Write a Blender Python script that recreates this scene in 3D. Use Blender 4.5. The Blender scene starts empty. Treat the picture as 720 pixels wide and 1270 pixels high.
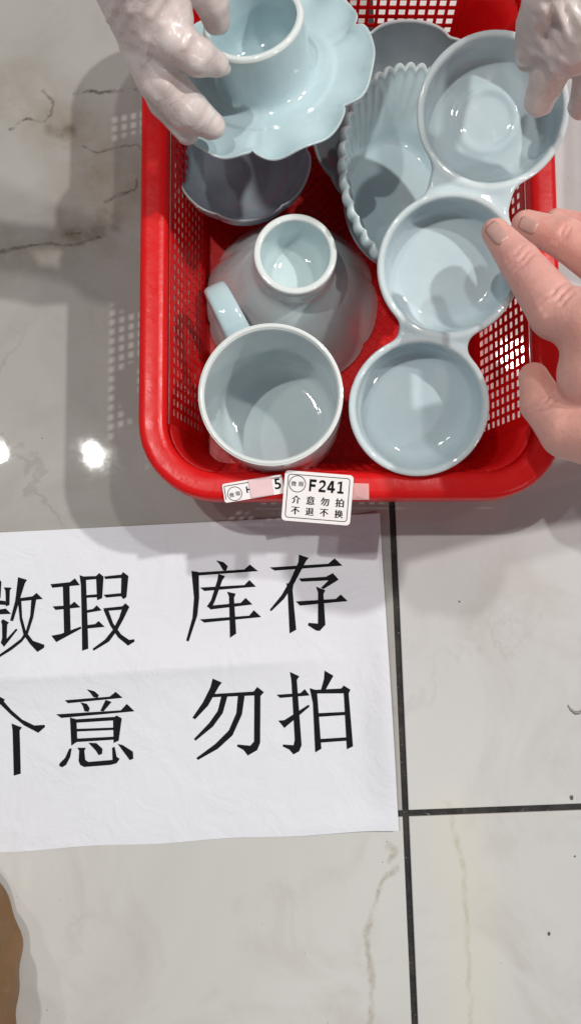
import bpy, bmesh, math, random
import numpy as np
from mathutils import Matrix, Vector, Euler
from mathutils.geometry import tessellate_polygon

random.seed(7)
rng = np.random.default_rng(7)
scene = bpy.context.scene
COL = scene.collection

# ------------------------------------------------------------------ camera
F = 1110.0                                   # focal length in photo pixels (photo 720 x 1270)
CAM_H = 0.60
PITCH = math.atan(100 / F)
ROLLY = -math.atan(15 / F)
R3 = Euler((PITCH, 0, 0)).to_matrix()
R3 = Matrix.Rotation(ROLLY, 3, 'Y') @ R3
cam = bpy.data.cameras.new('camera')
cam_o = bpy.data.objects.new('camera', cam)
COL.objects.link(cam_o)
cam.sensor_fit = 'VERTICAL'
cam.sensor_height = 24.0
cam.lens = 24.0 * F / 1270.0
cam.clip_start = 0.01
cam.clip_end = 50
cam_o.matrix_world = Matrix.Translation((0, 0, CAM_H)) @ R3.to_4x4()
scene.camera = cam_o

# ------------------------------------------------------------------ world and exposure
world = bpy.data.worlds.new('World')
scene.world = world
world.use_nodes = True
bg = world.node_tree.nodes['Background']
bg.inputs[0].default_value = (0.93, 0.95, 1.0, 1)
bg.inputs[1].default_value = 0.13
scene.view_settings.view_transform = 'Standard'
scene.view_settings.look = 'None'
scene.view_settings.exposure = 0.0
scene.view_settings.gamma = 1.0

# ------------------------------------------------------------------ lamps: a row of ceiling spots 2.6 m up, plus an added fill lamp
def ceiling_or_fill_lamp(name, x, y, z, watts, size, col=(1.0, 0.97, 0.93)):
    l = bpy.data.lights.new(name, 'AREA')
    l.shape = 'DISK'
    l.size = size
    l.energy = watts
    l.color = col
    o = bpy.data.objects.new(name, l)
    COL.objects.link(o)
    o.location = (x, y, z)
    d = Vector((0.03, 0.12, 0)) - o.location
    o.rotation_euler = d.to_track_quat('-Z', 'Y').to_euler()
    return o

ceiling_or_fill_lamp('ceiling_or_fill_lamp', 1.72, 0.86, 2.6, 48, 0.09)
ceiling_or_fill_lamp('ceiling_or_fill_lamp', 0.86, 0.88, 2.6, 16, 0.10)
ceiling_or_fill_lamp('ceiling_or_fill_lamp', -0.66, 0.50, 2.6, 19, 0.045)
ceiling_or_fill_lamp('ceiling_or_fill_lamp', -1.02, 0.50, 2.6, 6, 0.07)
ceiling_or_fill_lamp('ceiling_or_fill_lamp', 2.3, -2.0, 2.6, 16, 0.3)  # added fill lamp outside the row, brightens the paper from the front right

scene.render.engine = 'CYCLES'
scene.cycles.max_bounces = 8
scene.cycles.use_denoising = True
scene.cycles.caustics_reflective = False
scene.cycles.caustics_refractive = False
scene.cycles.sample_clamp_indirect = 4


# ------------------------------------------------------------------ helpers
def P(u, v, z=0.0):
    """the point at height z that the photo shows at pixel (u, v)"""
    d = R3 @ Vector(((u - 360) / F, -(v - 635) / F, -1.0))
    t = (z - CAM_H) / d.z
    return Vector((0, 0, CAM_H)) + d * t


def px(r, z):
    return r * (CAM_H - z) / F


def link(name, me, mats=None, parent=None):
    o = bpy.data.objects.new(name, me)
    COL.objects.link(o)
    if mats is not None:
        for m in (mats if isinstance(mats, (list, tuple)) else [mats]):
            me.materials.append(m)
    if parent is not None:
        o.parent = parent
    return o


def mesh(verts, faces, smooth=True):
    me = bpy.data.meshes.new('shape')
    me.from_pydata([tuple(v) for v in verts], [], [tuple(f) for f in faces])
    me.update()
    if smooth:
        me.polygons.foreach_set('use_smooth', [True] * len(me.polygons))
    return me


def tag(o, label=None, cat=None, group=None, kind=None):
    if label: o['label'] = label
    if cat: o['category'] = cat
    if group: o['group'] = group
    if kind: o['kind'] = kind
    return o


def empty(name, loc=(0, 0, 0), rot=None):
    o = bpy.data.objects.new(name, None)
    o.empty_display_size = 0.02
    COL.objects.link(o)
    o.location = loc
    if rot is not None:
        o.rotation_euler = rot
    return o


def fix_normals(me):
    bm = bmesh.new(); bm.from_mesh(me)
    bmesh.ops.recalc_face_normals(bm, faces=bm.faces)
    bm.to_mesh(me); bm.free()
    return me


# node helpers
class NT:
    def __init__(s, name):
        s.mat = bpy.data.materials.new(name)
        s.mat.use_nodes = True
        s.t = s.mat.node_tree
        s.b = s.t.nodes['Principled BSDF']

    def n(s, typ, **kw):
        nd = s.t.nodes.new(typ)
        for k, v in kw.items():
            setattr(nd, k, v)
        return nd

    def l(s, a, b):
        s.t.links.new(a, b)

    def math(s, op, a, b=None, clamp=False):
        nd = s.n('ShaderNodeMath', operation=op, use_clamp=clamp)
        for i, x in enumerate((a, b)):
            if x is None: continue
            if hasattr(x, 'is_linked'): s.l(x, nd.inputs[i])
            else: nd.inputs[i].default_value = x
        return nd.outputs[0]

    def vmath(s, op, a, b=None, out=0):
        nd = s.n('ShaderNodeVectorMath', operation=op)
        for i, x in enumerate((a, b)):
            if x is None: continue
            if hasattr(x, 'is_linked'): s.l(x, nd.inputs[i])
            else: nd.inputs[i].default_value = x
        return nd.outputs[out]

    def noise(s, vec, scale, detail=3, rough=0.5, out=0, dist=0.0):
        nd = s.n('ShaderNodeTexNoise')
        nd.inputs['Scale'].default_value = scale
        nd.inputs['Detail'].default_value = detail
        nd.inputs['Roughness'].default_value = rough
        nd.inputs['Distortion'].default_value = dist
        if vec is not None: s.l(vec, nd.inputs['Vector'])
        return nd.outputs[out]

    def ramp(s, fac, stops):
        nd = s.n('ShaderNodeValToRGB')
        cr = nd.color_ramp
        while len(cr.elements) < len(stops): cr.elements.new(0.5)
        for e, (p, c) in zip(cr.elements, stops):
            e.position = p
            e.color = (c, c, c, 1) if not isinstance(c, (tuple, list)) else (*c[:3], 1)
        s.l(fac, nd.inputs[0])
        return nd.outputs[0]

    def maprange(s, v, a, b, c=0.0, d=1.0, smooth=True):
        nd = s.n('ShaderNodeMapRange')
        nd.interpolation_type = 'SMOOTHSTEP' if smooth else 'LINEAR'
        s.l(v, nd.inputs[0])
        for i, x in zip((1, 2, 3, 4), (a, b, c, d)):
            nd.inputs[i].default_value = x
        return nd.outputs[0]

    def mix(s, fac, a, b, blend='MIX'):
        nd = s.n('ShaderNodeMix', data_type='RGBA', blend_type=blend)
        ins = [nd.inputs[0], nd.inputs[6], nd.inputs[7]]
        for i, x in zip(ins, (fac, a, b)):
            if hasattr(x, 'is_linked'): s.l(x, i)
            elif isinstance(x, (tuple, list)): i.default_value = (*x[:3], 1)
            else: i.default_value = x
        return nd.outputs[2]

    def bump(s, h, strength, dist):
        nd = s.n('ShaderNodeBump')
        nd.inputs['Strength'].default_value = strength
        nd.inputs['Distance'].default_value = dist
        s.l(h, nd.inputs['Height'])
        s.l(nd.outputs[0], s.b.inputs['Normal'])

    def set(s, **kw):
        for k, v in kw.items():
            i = s.b.inputs[k]
            if hasattr(v, 'is_linked'): s.l(v, i)
            elif isinstance(v, (tuple, list)): i.default_value = (*v[:3], 1) if len(i.default_value) == 4 else v
            else: i.default_value = v
        return s.mat


# ------------------------------------------------------------------ materials
def floor_material():
    k = NT('marble_tile')
    pos = k.n('ShaderNodeNewGeometry').outputs['Position']
    warp = k.vmath('SCALE', k.vmath('SUBTRACT', k.noise(pos, 45, 4, 0.6, 1), (0.5, 0.5, 0.5)), None)
    warp.node.inputs['Scale'].default_value = 0.013
    wide = k.vmath('SCALE', k.vmath('SUBTRACT', k.noise(pos, 9, 3, 0.6, 1), (0.5, 0.5, 0.5)), None)
    wide.node.inputs['Scale'].default_value = 0.03
    p = k.vmath('ADD', pos, warp)
    pw = k.vmath('ADD', p, wide)
    flat = k.vmath('MULTIPLY', p, (1, 1, 0))

    def dist_poly(pts):
        d_all = None
        w = [P(u, v, 0) for u, v in pts]
        for a, b in zip(w[:-1], w[1:]):
            ba = Vector((b.x - a.x, b.y - a.y, 0))
            pa = k.vmath('SUBTRACT', flat, (a.x, a.y, 0))
            h = k.math('DIVIDE', k.vmath('DOT_PRODUCT', pa, tuple(ba), 1), ba.length_squared, True)
            sc = k.n('ShaderNodeVectorMath', operation='SCALE')
            sc.inputs[0].default_value = tuple(ba)
            k.l(h, sc.inputs['Scale'])
            d = k.vmath('LENGTH', k.vmath('SUBTRACT', pa, sc.outputs[0]), None, 1)
            d_all = d if d_all is None else k.math('MINIMUM', d_all, d)
        return d_all

    cloud = k.noise(pos, 3.2, 5, 0.6, 0, 0.6)
    cloud2 = k.noise(pos, 11, 5, 0.65, 0, 1.2)
    col = k.mix(k.ramp(cloud, [(0.35, 0.0), (0.68, 1.0)]), (0.565, 0.56, 0.55), (0.65, 0.65, 0.645))
    col = k.mix(k.ramp(cloud2, [(0.50, 0.0), (0.72, 0.6)]), col, (0.50, 0.475, 0.44))
    # broad ochre feather of the marble
    smear_pts = [[(-60, 150), (30, 120), (70, 150), (105, 175), (140, 260)],
                 [(-60, 320), (40, 300), (120, 270), (170, 230)]]
    smear = None
    for s_ in smear_pts:
        d = k.maprange(dist_poly(s_), 0.045, 0.0)
        smear = d if smear is None else k.math('MAXIMUM', smear, d)
    smear = k.math('MULTIPLY', smear, k.ramp(k.noise(pos, 22, 5, 0.7), [(0.35, 0.1), (0.65, 0.8)]))
    col = k.mix(smear, col, (0.40, 0.345, 0.28))
    # thin dark fissures and soft ochre veins
    fis = [[(14, 160), (36, 148), (58, 151), (64, 140), (62, 122), (52, 113)],
           [(92, 115), (140, 113), (172, 112)],
           [(104, 180), (120, 186), (142, 181), (168, 180), (176, 190)],
           [(-30, 318), (20, 310), (38, 306), (60, 301), (80, 306), (105, 302), (125, 293)],
           [(132, 252), (150, 243), (166, 237), (168, 222)],
           [(86, 290), (100, 292)]]
    thin = None
    for s_ in fis:
        d = k.maprange(dist_poly(s_), 0.0017, 0.0002)
        thin = d if thin is None else k.math('MAXIMUM', thin, d)
    thin = k.math('MULTIPLY', thin, k.ramp(k.noise(pos, 70, 3, 0.7), [(0.36, 0.05), (0.62, 0.85)]))
    col = k.mix(thin, col, (0.16, 0.135, 0.11))
    blot = None
    for s_ in [[(67, 162), (82, 166), (90, 160)], [(88, 290), (104, 295), (125, 285)], [(128, 270), (145, 276)]]:
        d = k.maprange(dist_poly(s_), 0.008, 0.001)
        blot = d if blot is None else k.math('MAXIMUM', blot, d)
    blot = k.math('MULTIPLY', blot, k.ramp(k.noise(pos, 60, 4, 0.7), [(0.35, 0.1), (0.65, 0.8)]))
    col = k.mix(blot, col, (0.20, 0.165, 0.125))
    soft = None
    for s_, w in [([(556, 1012), (568, 1050), (576, 1090), (580, 1160), (583, 1290)], 0.0026),
                  ([(492, 1075), (474, 1092), (460, 1130), (456, 1160), (463, 1200), (457, 1290)], 0.0032),
                  ([(480, 1050), (488, 1058), (482, 1066)], 0.004)]:
        d = k.maprange(dist_poly(s_), w, 0.0003)
        soft = d if soft is None else k.math('MAXIMUM', soft, d)
    soft = k.math('MULTIPLY', soft, k.ramp(k.noise(pos, 75, 4, 0.75), [(0.34, 0.08), (0.66, 0.75)]))
    col = k.mix(soft, col, (0.36, 0.32, 0.24))
    halo = k.maprange(dist_poly([(556, 1012), (576, 1090), (583, 1290)]), 0.035, 0.0)
    col = k.mix(k.math('MULTIPLY', halo, 0.45), col, (0.70, 0.68, 0.58))
    # fine veins everywhere else
    wv = k.n('ShaderNodeTexNoise'); wv.inputs['Scale'].default_value = 4.3
    wv.inputs['Detail'].default_value = 8; wv.inputs['Roughness'].default_value = 0.6
    k.l(k.vmath('ADD', pw, (3.1, 7.7, 0)), wv.inputs['Vector'])
    v = k.math('ABSOLUTE', k.math('SUBTRACT', wv.outputs[0], 0.5))
    v = k.math('MULTIPLY', k.maprange(v, 0.012, 0.0), k.ramp(k.noise(pos, 5, 2), [(0.50, 0.0), (0.64, 0.30)]))
    col = k.mix(v, col, (0.33, 0.30, 0.25))
    # scuffs and specks of dirt
    spk = k.noise(pos, 330, 2, 0.5)
    spk = k.math('MULTIPLY', k.ramp(spk, [(0.735, 0.0), (0.76, 1.0)]), k.ramp(k.noise(pos, 16, 2), [(0.5, 0.0), (0.6, 0.7)]))
    col = k.mix(spk, col, (0.16, 0.15, 0.13))
    smud = k.noise(pos, 26, 6, 0.7)
    rough = k.maprange(smud, 0.3, 0.75, 0.012, 0.045)
    k.bump(k.noise(pos, 6, 2, 0.5), 0.05, 0.01)
    tone = k.n('ShaderNodeObjectInfo').outputs['Color']
    col = k.mix(1.0, col, tone, 'MULTIPLY')
    return k.set(**{'Base Color': col, 'Roughness': rough, 'IOR': 1.62})


def celadon_material(name, col, tint, rough=0.06):
    k = NT(name)
    tc = k.n('ShaderNodeTexCoord').outputs['Object']
    n1 = k.noise(tc, 38, 4, 0.6)
    n2 = k.noise(tc, 420, 3, 0.6)
    c = k.mix(k.ramp(n1, [(0.3, 0.0), (0.7, 1.0)]), col, tint)
    at = k.n('ShaderNodeAttribute', attribute_name='edge').outputs['Fac']
    c = k.mix(at, c, (0.80, 0.83, 0.81))
    c = k.mix(k.ramp(n2, [(0.70, 0.0), (0.78, 0.22)]), c, (0.36, 0.42, 0.40))
    k.bump(k.noise(tc, 60, 3, 0.55), 0.08, 0.004)
    return k.set(**{'Base Color': c, 'Roughness': rough, 'Specular IOR Level': 0.5,
                    'Subsurface Weight': 0.12, 'Subsurface Radius': (0.6, 0.8, 0.8), 'Subsurface Scale': 0.003,
                    'Coat Weight': 0.3, 'Coat Roughness': 0.03})


def plastic_red():
    k = NT('red_plastic')
    tc = k.n('ShaderNodeTexCoord').outputs['Object']
    n = k.noise(tc, 30, 4, 0.6)
    c = k.mix(n, (0.86, 0.012, 0.015), (0.92, 0.018, 0.020))
    scr = k.n('ShaderNodeMapping'); scr.inputs['Scale'].default_value = (40, 900, 900)
    k.l(tc, scr.inputs[0])
    s_ = k.ramp(k.noise(scr.outputs[0], 1.0, 3, 0.7), [(0.68, 0.0), (0.76, 0.25)])
    c = k.mix(s_, c, (0.75, 0.16, 0.15))
    r = k.maprange(k.noise(tc, 90, 4, 0.6), 0.3, 0.7, 0.26, 0.38)
    k.bump(k.noise(tc, 140, 3, 0.6), 0.12, 0.002)
    m = k.set(**{'Base Color': c, 'Roughness': r, 'Specular IOR Level': 0.42})
    tr = k.n('ShaderNodeBsdfTranslucent')
    k.l(c, tr.inputs['Color'])
    mx = k.n('ShaderNodeMixShader')
    mx.inputs[0].default_value = 0.38
    k.l(k.b.outputs[0], mx.inputs[1]); k.l(tr.outputs[0], mx.inputs[2])
    out = [n_ for n_ in k.t.nodes if n_.type == 'OUTPUT_MATERIAL'][0]
    k.l(mx.outputs[0], out.inputs['Surface'])
    return m


def simple(name, col, rough=0.5, noise=0.0, nscale=200, **kw):
    k = NT(name)
    tc = k.n('ShaderNodeTexCoord').outputs['Object']
    c = tuple(col)
    if noise:
        n = k.noise(tc, nscale, 4, 0.6)
        c = k.mix(n, tuple(x * (1 - noise) for x in col), tuple(min(1, x * (1 + noise)) for x in col))
    return k.set(**{'Base Color': c, 'Roughness': rough, **kw})


def glove_material(angle):
    k = NT('vinyl_glove')
    tc = k.n('ShaderNodeTexCoord').outputs['Object']
    mp = k.n('ShaderNodeMapping'); mp.inputs['Rotation'].default_value = (0, 0, math.radians(-angle))
    k.l(tc, mp.inputs[0])
    st = k.n('ShaderNodeMapping'); st.inputs['Scale'].default_value = (16, 95, 60)
    k.l(mp.outputs[0], st.inputs[0])
    fold = k.noise(st.outputs[0], 1.0, 4, 0.55, 0, 1.0)
    n = k.noise(tc, 55, 4, 0.6)
    c = k.mix(k.ramp(n, [(0.3, 0.0), (0.72, 1.0)]), (0.60, 0.485, 0.465), (0.74, 0.675, 0.655))
    c = k.mix(k.ramp(fold, [(0.56, 0.0), (0.70, 0.55)]), c, (0.72, 0.67, 0.65))
    h = k.math('ADD', k.math('MULTIPLY', fold, 1.0), k.math('MULTIPLY', k.noise(tc, 110, 2, 0.5), 0.15))
    k.bump(h, 0.38, 0.004)
    return k.set(**{'Base Color': c, 'Roughness': 0.36, 'Specular IOR Level': 0.5, 'Subsurface Weight': 0.2,
                    'Subsurface Radius': (1, 0.5, 0.4), 'Subsurface Scale': 0.004, 'Coat Weight': 0.3, 'Coat Roughness': 0.16})


def skin_material():
    k = NT('skin')
    tc = k.n('ShaderNodeTexCoord').outputs['Object']
    n = k.noise(tc, 45, 4, 0.6)
    n2 = k.noise(tc, 260, 3, 0.6)
    c = k.mix(k.ramp(n, [(0.3, 0.0), (0.7, 1.0)]), (0.72, 0.355, 0.295), (0.80, 0.435, 0.37))
    c = k.mix(k.ramp(n2, [(0.45, 0.0), (0.7, 0.35)]), c, (0.68, 0.27, 0.235))
    k.bump(k.math('ADD', n2, k.noise(tc, 700, 2)), 0.2, 0.0010)
    vein = k.noise(tc, 18, 2, 0.5)
    c = k.mix(k.ramp(vein, [(0.52, 0.0), (0.62, 0.35)]), c, (0.66, 0.36, 0.33))
    return k.set(**{'Base Color': c, 'Roughness': 0.5, 'Subsurface Weight': 0.25,
                    'Subsurface Radius': (1, 0.35, 0.2), 'Subsurface Scale': 0.006})


def paper_material():
    k = NT('white_paper')
    tc = k.n('ShaderNodeTexCoord').outputs['Object']
    n = k.noise(tc, 14, 4, 0.6)
    c = k.mix(n, (0.70, 0.715, 0.77), (0.76, 0.775, 0.825))
    h = k.math('ADD', k.noise(tc, 30, 4, 0.6, 0, 0.8), k.math('MULTIPLY', k.noise(tc, 900, 2), 0.03))
    k.bump(h, 0.35, 0.004)
    return k.set(**{'Base Color': c, 'Roughness': 0.5, 'Specular IOR Level': 0.35})


M_TILE = floor_material()
def grout_material():
    k = NT('dark_grout')
    tc = k.n('ShaderNodeTexCoord').outputs['Object']
    c = k.mix(k.ramp(k.noise(tc, 35, 5, 0.7), [(0.4, 0.0), (0.7, 1.0)]), (0.010, 0.009, 0.009), (0.045, 0.041, 0.037))
    c = k.mix(k.ramp(k.noise(tc, 420, 3, 0.6), [(0.66, 0.0), (0.74, 0.8)]), c, (0.25, 0.235, 0.21))
    k.bump(k.noise(tc, 260, 4, 0.7), 0.7, 0.002)
    return k.set(**{'Base Color': c, 'Roughness': 0.75})
M_GROUT = grout_material()
M_CEL = celadon_material('celadon_glaze', (0.46, 0.605, 0.645), (0.53, 0.665, 0.695))
M_MUG = celadon_material('milky_celadon_glaze', (0.56, 0.65, 0.675), (0.62, 0.70, 0.72))
M_TRI = celadon_material('pale_blue_glaze', (0.535, 0.65, 0.695), (0.60, 0.70, 0.735))
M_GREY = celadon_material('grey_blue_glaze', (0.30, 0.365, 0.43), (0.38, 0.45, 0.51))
M_CELG = celadon_material('grey_celadon_glaze', (0.54, 0.655, 0.675), (0.61, 0.71, 0.72))
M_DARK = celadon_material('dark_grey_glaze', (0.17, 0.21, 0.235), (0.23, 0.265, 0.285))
M_RED = plastic_red()
M_GLOVE = glove_material(62)
M_GLOVE_B = glove_material(-58)
M_SKIN = skin_material()
M_NAIL = simple('nail', (0.60, 0.36, 0.31), 0.3, 0.08)
M_PAPER = paper_material()
M_INK = simple('black_ink', (0.009, 0.009, 0.011), 0.8, 0.35, 500, **{'Specular IOR Level': 0.12})
M_TAG = simple('tag_plastic', (0.86, 0.86, 0.86), 0.35, 0.03)
M_TAGW = simple('tag_border', (0.88, 0.84, 0.84), 0.3, 0.03)
M_TAPE = simple('pink_tape', (0.80, 0.56, 0.58), 0.25, 0.12, 120)
M_CLEAR = simple('clear_tape', (0.95, 0.75, 0.73), 0.15, 0.1, 120, Alpha=0.5)
M_BROWN = None


# ------------------------------------------------------------------ isosurface (surface nets) for soft shapes
def surface_nets(fn, lo, hi, h):
    lo = np.array(lo, float); hi = np.array(hi, float)
    n = np.ceil((hi - lo) / h).astype(int) + 1
    ax = [lo[i] + h * np.arange(n[i]) for i in range(3)]
    X, Y, Z = np.meshgrid(*ax, indexing='ij')
    D = fn(X.astype(np.float32), Y.astype(np.float32), Z.astype(np.float32))
    S = D < 0
    nx, ny, nz = n - 1
    cnt = np.zeros((nx, ny, nz), np.float32)
    acc = np.zeros((nx, ny, nz, 3), np.float32)
    off = [(0, 0, 0), (1, 0, 0), (0, 1, 0), (1, 1, 0), (0, 0, 1), (1, 0, 1), (0, 1, 1), (1, 1, 1)]
    edges = [(0, 1), (2, 3), (4, 5), (6, 7), (0, 2), (1, 3), (4, 6), (5, 7), (0, 4), (1, 5), (2, 6), (3, 7)]
    V = lambda A, o: A[o[0]:o[0] + nx, o[1]:o[1] + ny, o[2]:o[2] + nz]
    for a, b in edges:
        oa, ob = off[a], off[b]
        m = V(S, oa) != V(S, ob)
        da, db = V(D, oa)[m], V(D, ob)[m]
        t = da / (da - db)
        p = np.empty((t.size, 3), np.float32)
        for i in range(3):
            p[:, i] = oa[i] + t * (ob[i] - oa[i])
        acc[m] += p
        cnt[m] += 1
    has = cnt > 0
    idx = np.full((nx, ny, nz), -1, np.int64)
    idx[has] = np.arange(has.sum())
    cells = np.argwhere(has)
    verts = lo + h * (cells + acc[has] / cnt[has][:, None])
    quads = []
    for d in range(3):
        u, v = (d + 1) % 3, (d + 2) % 3
        sl0 = [slice(None)] * 3; sl1 = [slice(None)] * 3
        sl0[d] = slice(0, n[d] - 1); sl1[d] = slice(1, n[d])
        A, B = S[tuple(sl0)], S[tuple(sl1)]
        e = np.argwhere(A != B)
        ok = (e[:, u] > 0) & (e[:, v] > 0) & (e[:, u] < n[u] - 1) & (e[:, v] < n[v] - 1)
        e = e[ok]
        flip = A[e[:, 0], e[:, 1], e[:, 2]]
        def at(du, dv):
            c = e.copy(); c[:, u] -= du; c[:, v] -= dv
            return idx[c[:, 0], c[:, 1], c[:, 2]]
        q = np.stack([at(0, 0), at(1, 0), at(1, 1), at(0, 1)], 1)
        q[~flip] = q[~flip][:, ::-1]
        quads.append(q)
    q = np.concatenate(quads)
    q = q[:, ::-1]
    q = q[(q >= 0).all(1)]
    me = bpy.data.meshes.new('shape')
    me.vertices.add(len(verts)); me.vertices.foreach_set('co', verts.astype(np.float32).ravel())
    me.loops.add(len(q) * 4); me.loops.foreach_set('vertex_index', q.astype(np.int32).ravel())
    me.polygons.add(len(q))
    me.polygons.foreach_set('loop_start', np.arange(0, len(q) * 4, 4, dtype=np.int32))
    me.polygons.foreach_set('loop_total', np.full(len(q), 4, np.int32))
    me.polygons.foreach_set('use_smooth', np.ones(len(q), bool))
    me.update(); me.validate()
    return fix_normals(me)


def smin(a, b, k):
    h = np.clip(0.5 + 0.5 * (b - a) / k, 0, 1)
    return b * (1 - h) + a * h - k * h * (1 - h)


def cone(X, Y, Z, a, b, ra, rb):
    """distance to a tapered capsule"""
    ba = np.array(b) - np.array(a)
    l2 = float(ba @ ba) + 1e-12
    px_, py_, pz_ = X - a[0], Y - a[1], Z - a[2]
    t = np.clip((px_ * ba[0] + py_ * ba[1] + pz_ * ba[2]) / l2, 0, 1)
    d = np.sqrt((px_ - t * ba[0]) ** 2 + (py_ - t * ba[1]) ** 2 + (pz_ - t * ba[2]) ** 2)
    return d - (ra + (rb - ra) * t)


def hand_mesh(chains, k_in=0.006, k_out=0.0035, h=0.0011, wrinkle=0.0, creases=(), groups=None):
    """chains: lists of (u, v, z, radius in photo pixels); chain 0 is the palm"""
    segs = []
    for ch in chains:
        pts = [(np.array(P(u, v, z)), px(r, z)) for u, v, z, r in ch]
        segs.append(pts)
    allp = np.array([p for s in segs for p, r in s]); rr = max(r for s in segs for p, r in s)
    lo, hi = allp.min(0) - rr - 0.004, allp.max(0) + rr + 0.004

    crease_pts = []
    def fn(X, Y, Z):
        D = None
        for i, s in enumerate(segs):
            d = None
            for (a, ra), (b, rb) in zip(s[:-1], s[1:]):
                c = cone(X, Y, Z, a, b, ra, rb)
                d = c if d is None else smin(d, c, 0.0012)
            D = d if D is None else smin(D, d, k_out if i > 1 else k_in)
        for pts_, r in crease_pts:
            for a_, b_ in zip(pts_[:-1], pts_[1:]):
                if r > 0: D = smin(D, cone(X, Y, Z, a_, b_, r, r * 0.8), 0.0022)
                else: D = -smin(-D, cone(X, Y, Z, a_, b_, -r, -r), 0.0012)
        if wrinkle:
            q = X * 0.8 + Y * 0.6
            w = np.sin(q * 620 + 2.5 * np.sin(Y * 130 + X * 90) + Z * 160) * np.sin(Y * 75 - X * 60 + 1.3)
            D = D + wrinkle * w
        return D
    def top(u, v, sink):
        zs = np.arange(0.36, 0.12, -0.0004)
        q = np.array([P(u, v, z) for z in zs])
        d = fn(q[:, 0], q[:, 1], q[:, 2])
        i = int(np.argmax(d < 0))
        return None if d[i] >= 0 else q[i] - np.array((0, 0, sink))
    base = []
    for line, r in creases:
        pts_ = [top(u, v, max(r, 0) * 0.45) for u, v in line]
        base.append(([p for p in pts_ if p is not None], r))
    me = None
    crease_pts += base
    me = surface_nets(fn, lo, hi, h)
    return me, (lambda u, v, sink=0.0: (lambda q: None if q is None else Vector(q))(top(u, v, sink)))


# ------------------------------------------------------------------ floor: tiles, grout
A0 = P(502.5, 1009, 0)
yv = (P(485, 630, 0) - P(513, 1270, 0)).normalized()
ang = math.atan2(yv.y, yv.x) - math.pi / 2
TS, GAP = 0.600, 0.0040
fr = Matrix.Translation((A0.x, A0.y, 0)) @ Matrix.Rotation(ang, 4, 'Z')
bm = bmesh.new()
for (x, y) in ((-1.85, -1.85), (1.85, -1.85), (1.85, 1.85), (-1.85, 1.85)):
    bm.verts.new((x, y, -0.0016))
bm.faces.new(bm.verts)
me = bpy.data.meshes.new('shape'); bm.to_mesh(me); bm.free()
floor = link('floor', me, M_GROUT)
floor.matrix_world = fr
tag(floor, kind='structure')
bm = bmesh.new()
bmesh.ops.create_cube(bm, size=1)
for v in bm.verts:
    v.co = Vector((v.co.x * (TS - GAP), v.co.y * (TS - GAP), -0.005 + v.co.z * 0.010))
bmesh.ops.bevel(bm, geom=[e for e in bm.edges if all(v.co.z > -0.001 for v in e.verts)] , offset=0.0007, segments=2, profile=0.6, affect='EDGES')
tile_me = bpy.data.meshes.new('tile'); bm.to_mesh(tile_me); bm.free()
tile_me.materials.append(M_TILE)
TONES = {(-1, 0): (0.66, 0.645, 0.615, 1), (0, 0): (1, 1, 1, 1), (-1, -1): (0.97, 0.965, 0.94, 1), (0, -1): (0.97, 0.965, 0.95, 1)}   # colour multiplier per tile; the upper left one is darkest and warmest
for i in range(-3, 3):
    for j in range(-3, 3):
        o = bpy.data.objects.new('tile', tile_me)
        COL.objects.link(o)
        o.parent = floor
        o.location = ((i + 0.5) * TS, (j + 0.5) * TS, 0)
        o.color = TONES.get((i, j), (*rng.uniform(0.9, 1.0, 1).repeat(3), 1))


# ------------------------------------------------------------------ paper sign
S0 = P(493, 1028, 0)                          # bottom right corner of the sheet
ux = (P(0, 1056, 0) - S0); ux.z = 0; ux.normalize()      # to the left along the bottom edge
uy = (P(470, 637, 0) - S0); uy.z = 0; LY = uy.length; uy.normalize()
SW = 0.310

def paper_z(a, b):
    """height of the sheet: a to the left from the right edge, b up from the bottom edge (metres)"""
    z = 0.0010 + 0.0006 * math.sin(a * 34 + 1.2) * math.sin(b * 27) + 0.0004 * math.sin(a * 61 + b * 48)
    fold = b - (0.112 - 0.03 * (a - 0.1) * 0.2)
    z += 0.0040 * math.exp(-abs(fold) / 0.011) * min(1, max(0, (a - 0.03) / 0.06))
    z += 0.0048 * math.exp(-(a / 0.014) ** 2) * (0.35 + 0.65 * math.sin(b * 15 + 0.4) ** 2)
    z += 0.0022 * math.exp(-(b / 0.012) ** 2) * math.exp(-((a - 0.02) / 0.05) ** 2)
    return z

def on_paper(a, b, lift=0.0):
    q = S0 + ux * a + uy * b
    return Vector((q.x, q.y, paper_z(a, b) + lift))

na, nb = 124, 84
vs, fs = [], []
for j in range(nb + 1):
    for i in range(na + 1):
        a, b = SW * i / na, LY * j / nb
        if j == 0:
            b += 0.0006 * math.sin(a * 70)
        vs.append(on_paper(a, b))
for j in range(nb):
    for i in range(na):
        k0 = j * (na + 1) + i
        fs.append((k0, k0 + na + 1, k0 + na + 2, k0 + 1))
sign = empty('paper_sign', (S0.x, S0.y, 0))
tag(sign, 'white paper sheet with large black Chinese characters lying on the tiles', 'paper sign')
bpy.context.view_layer.update()
INV = Matrix.Translation((-S0.x, -S0.y, 0))
pm = fix_normals(mesh([INV @ v for v in vs], fs))
sheet = link('sheet', pm, M_PAPER, sign)

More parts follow.
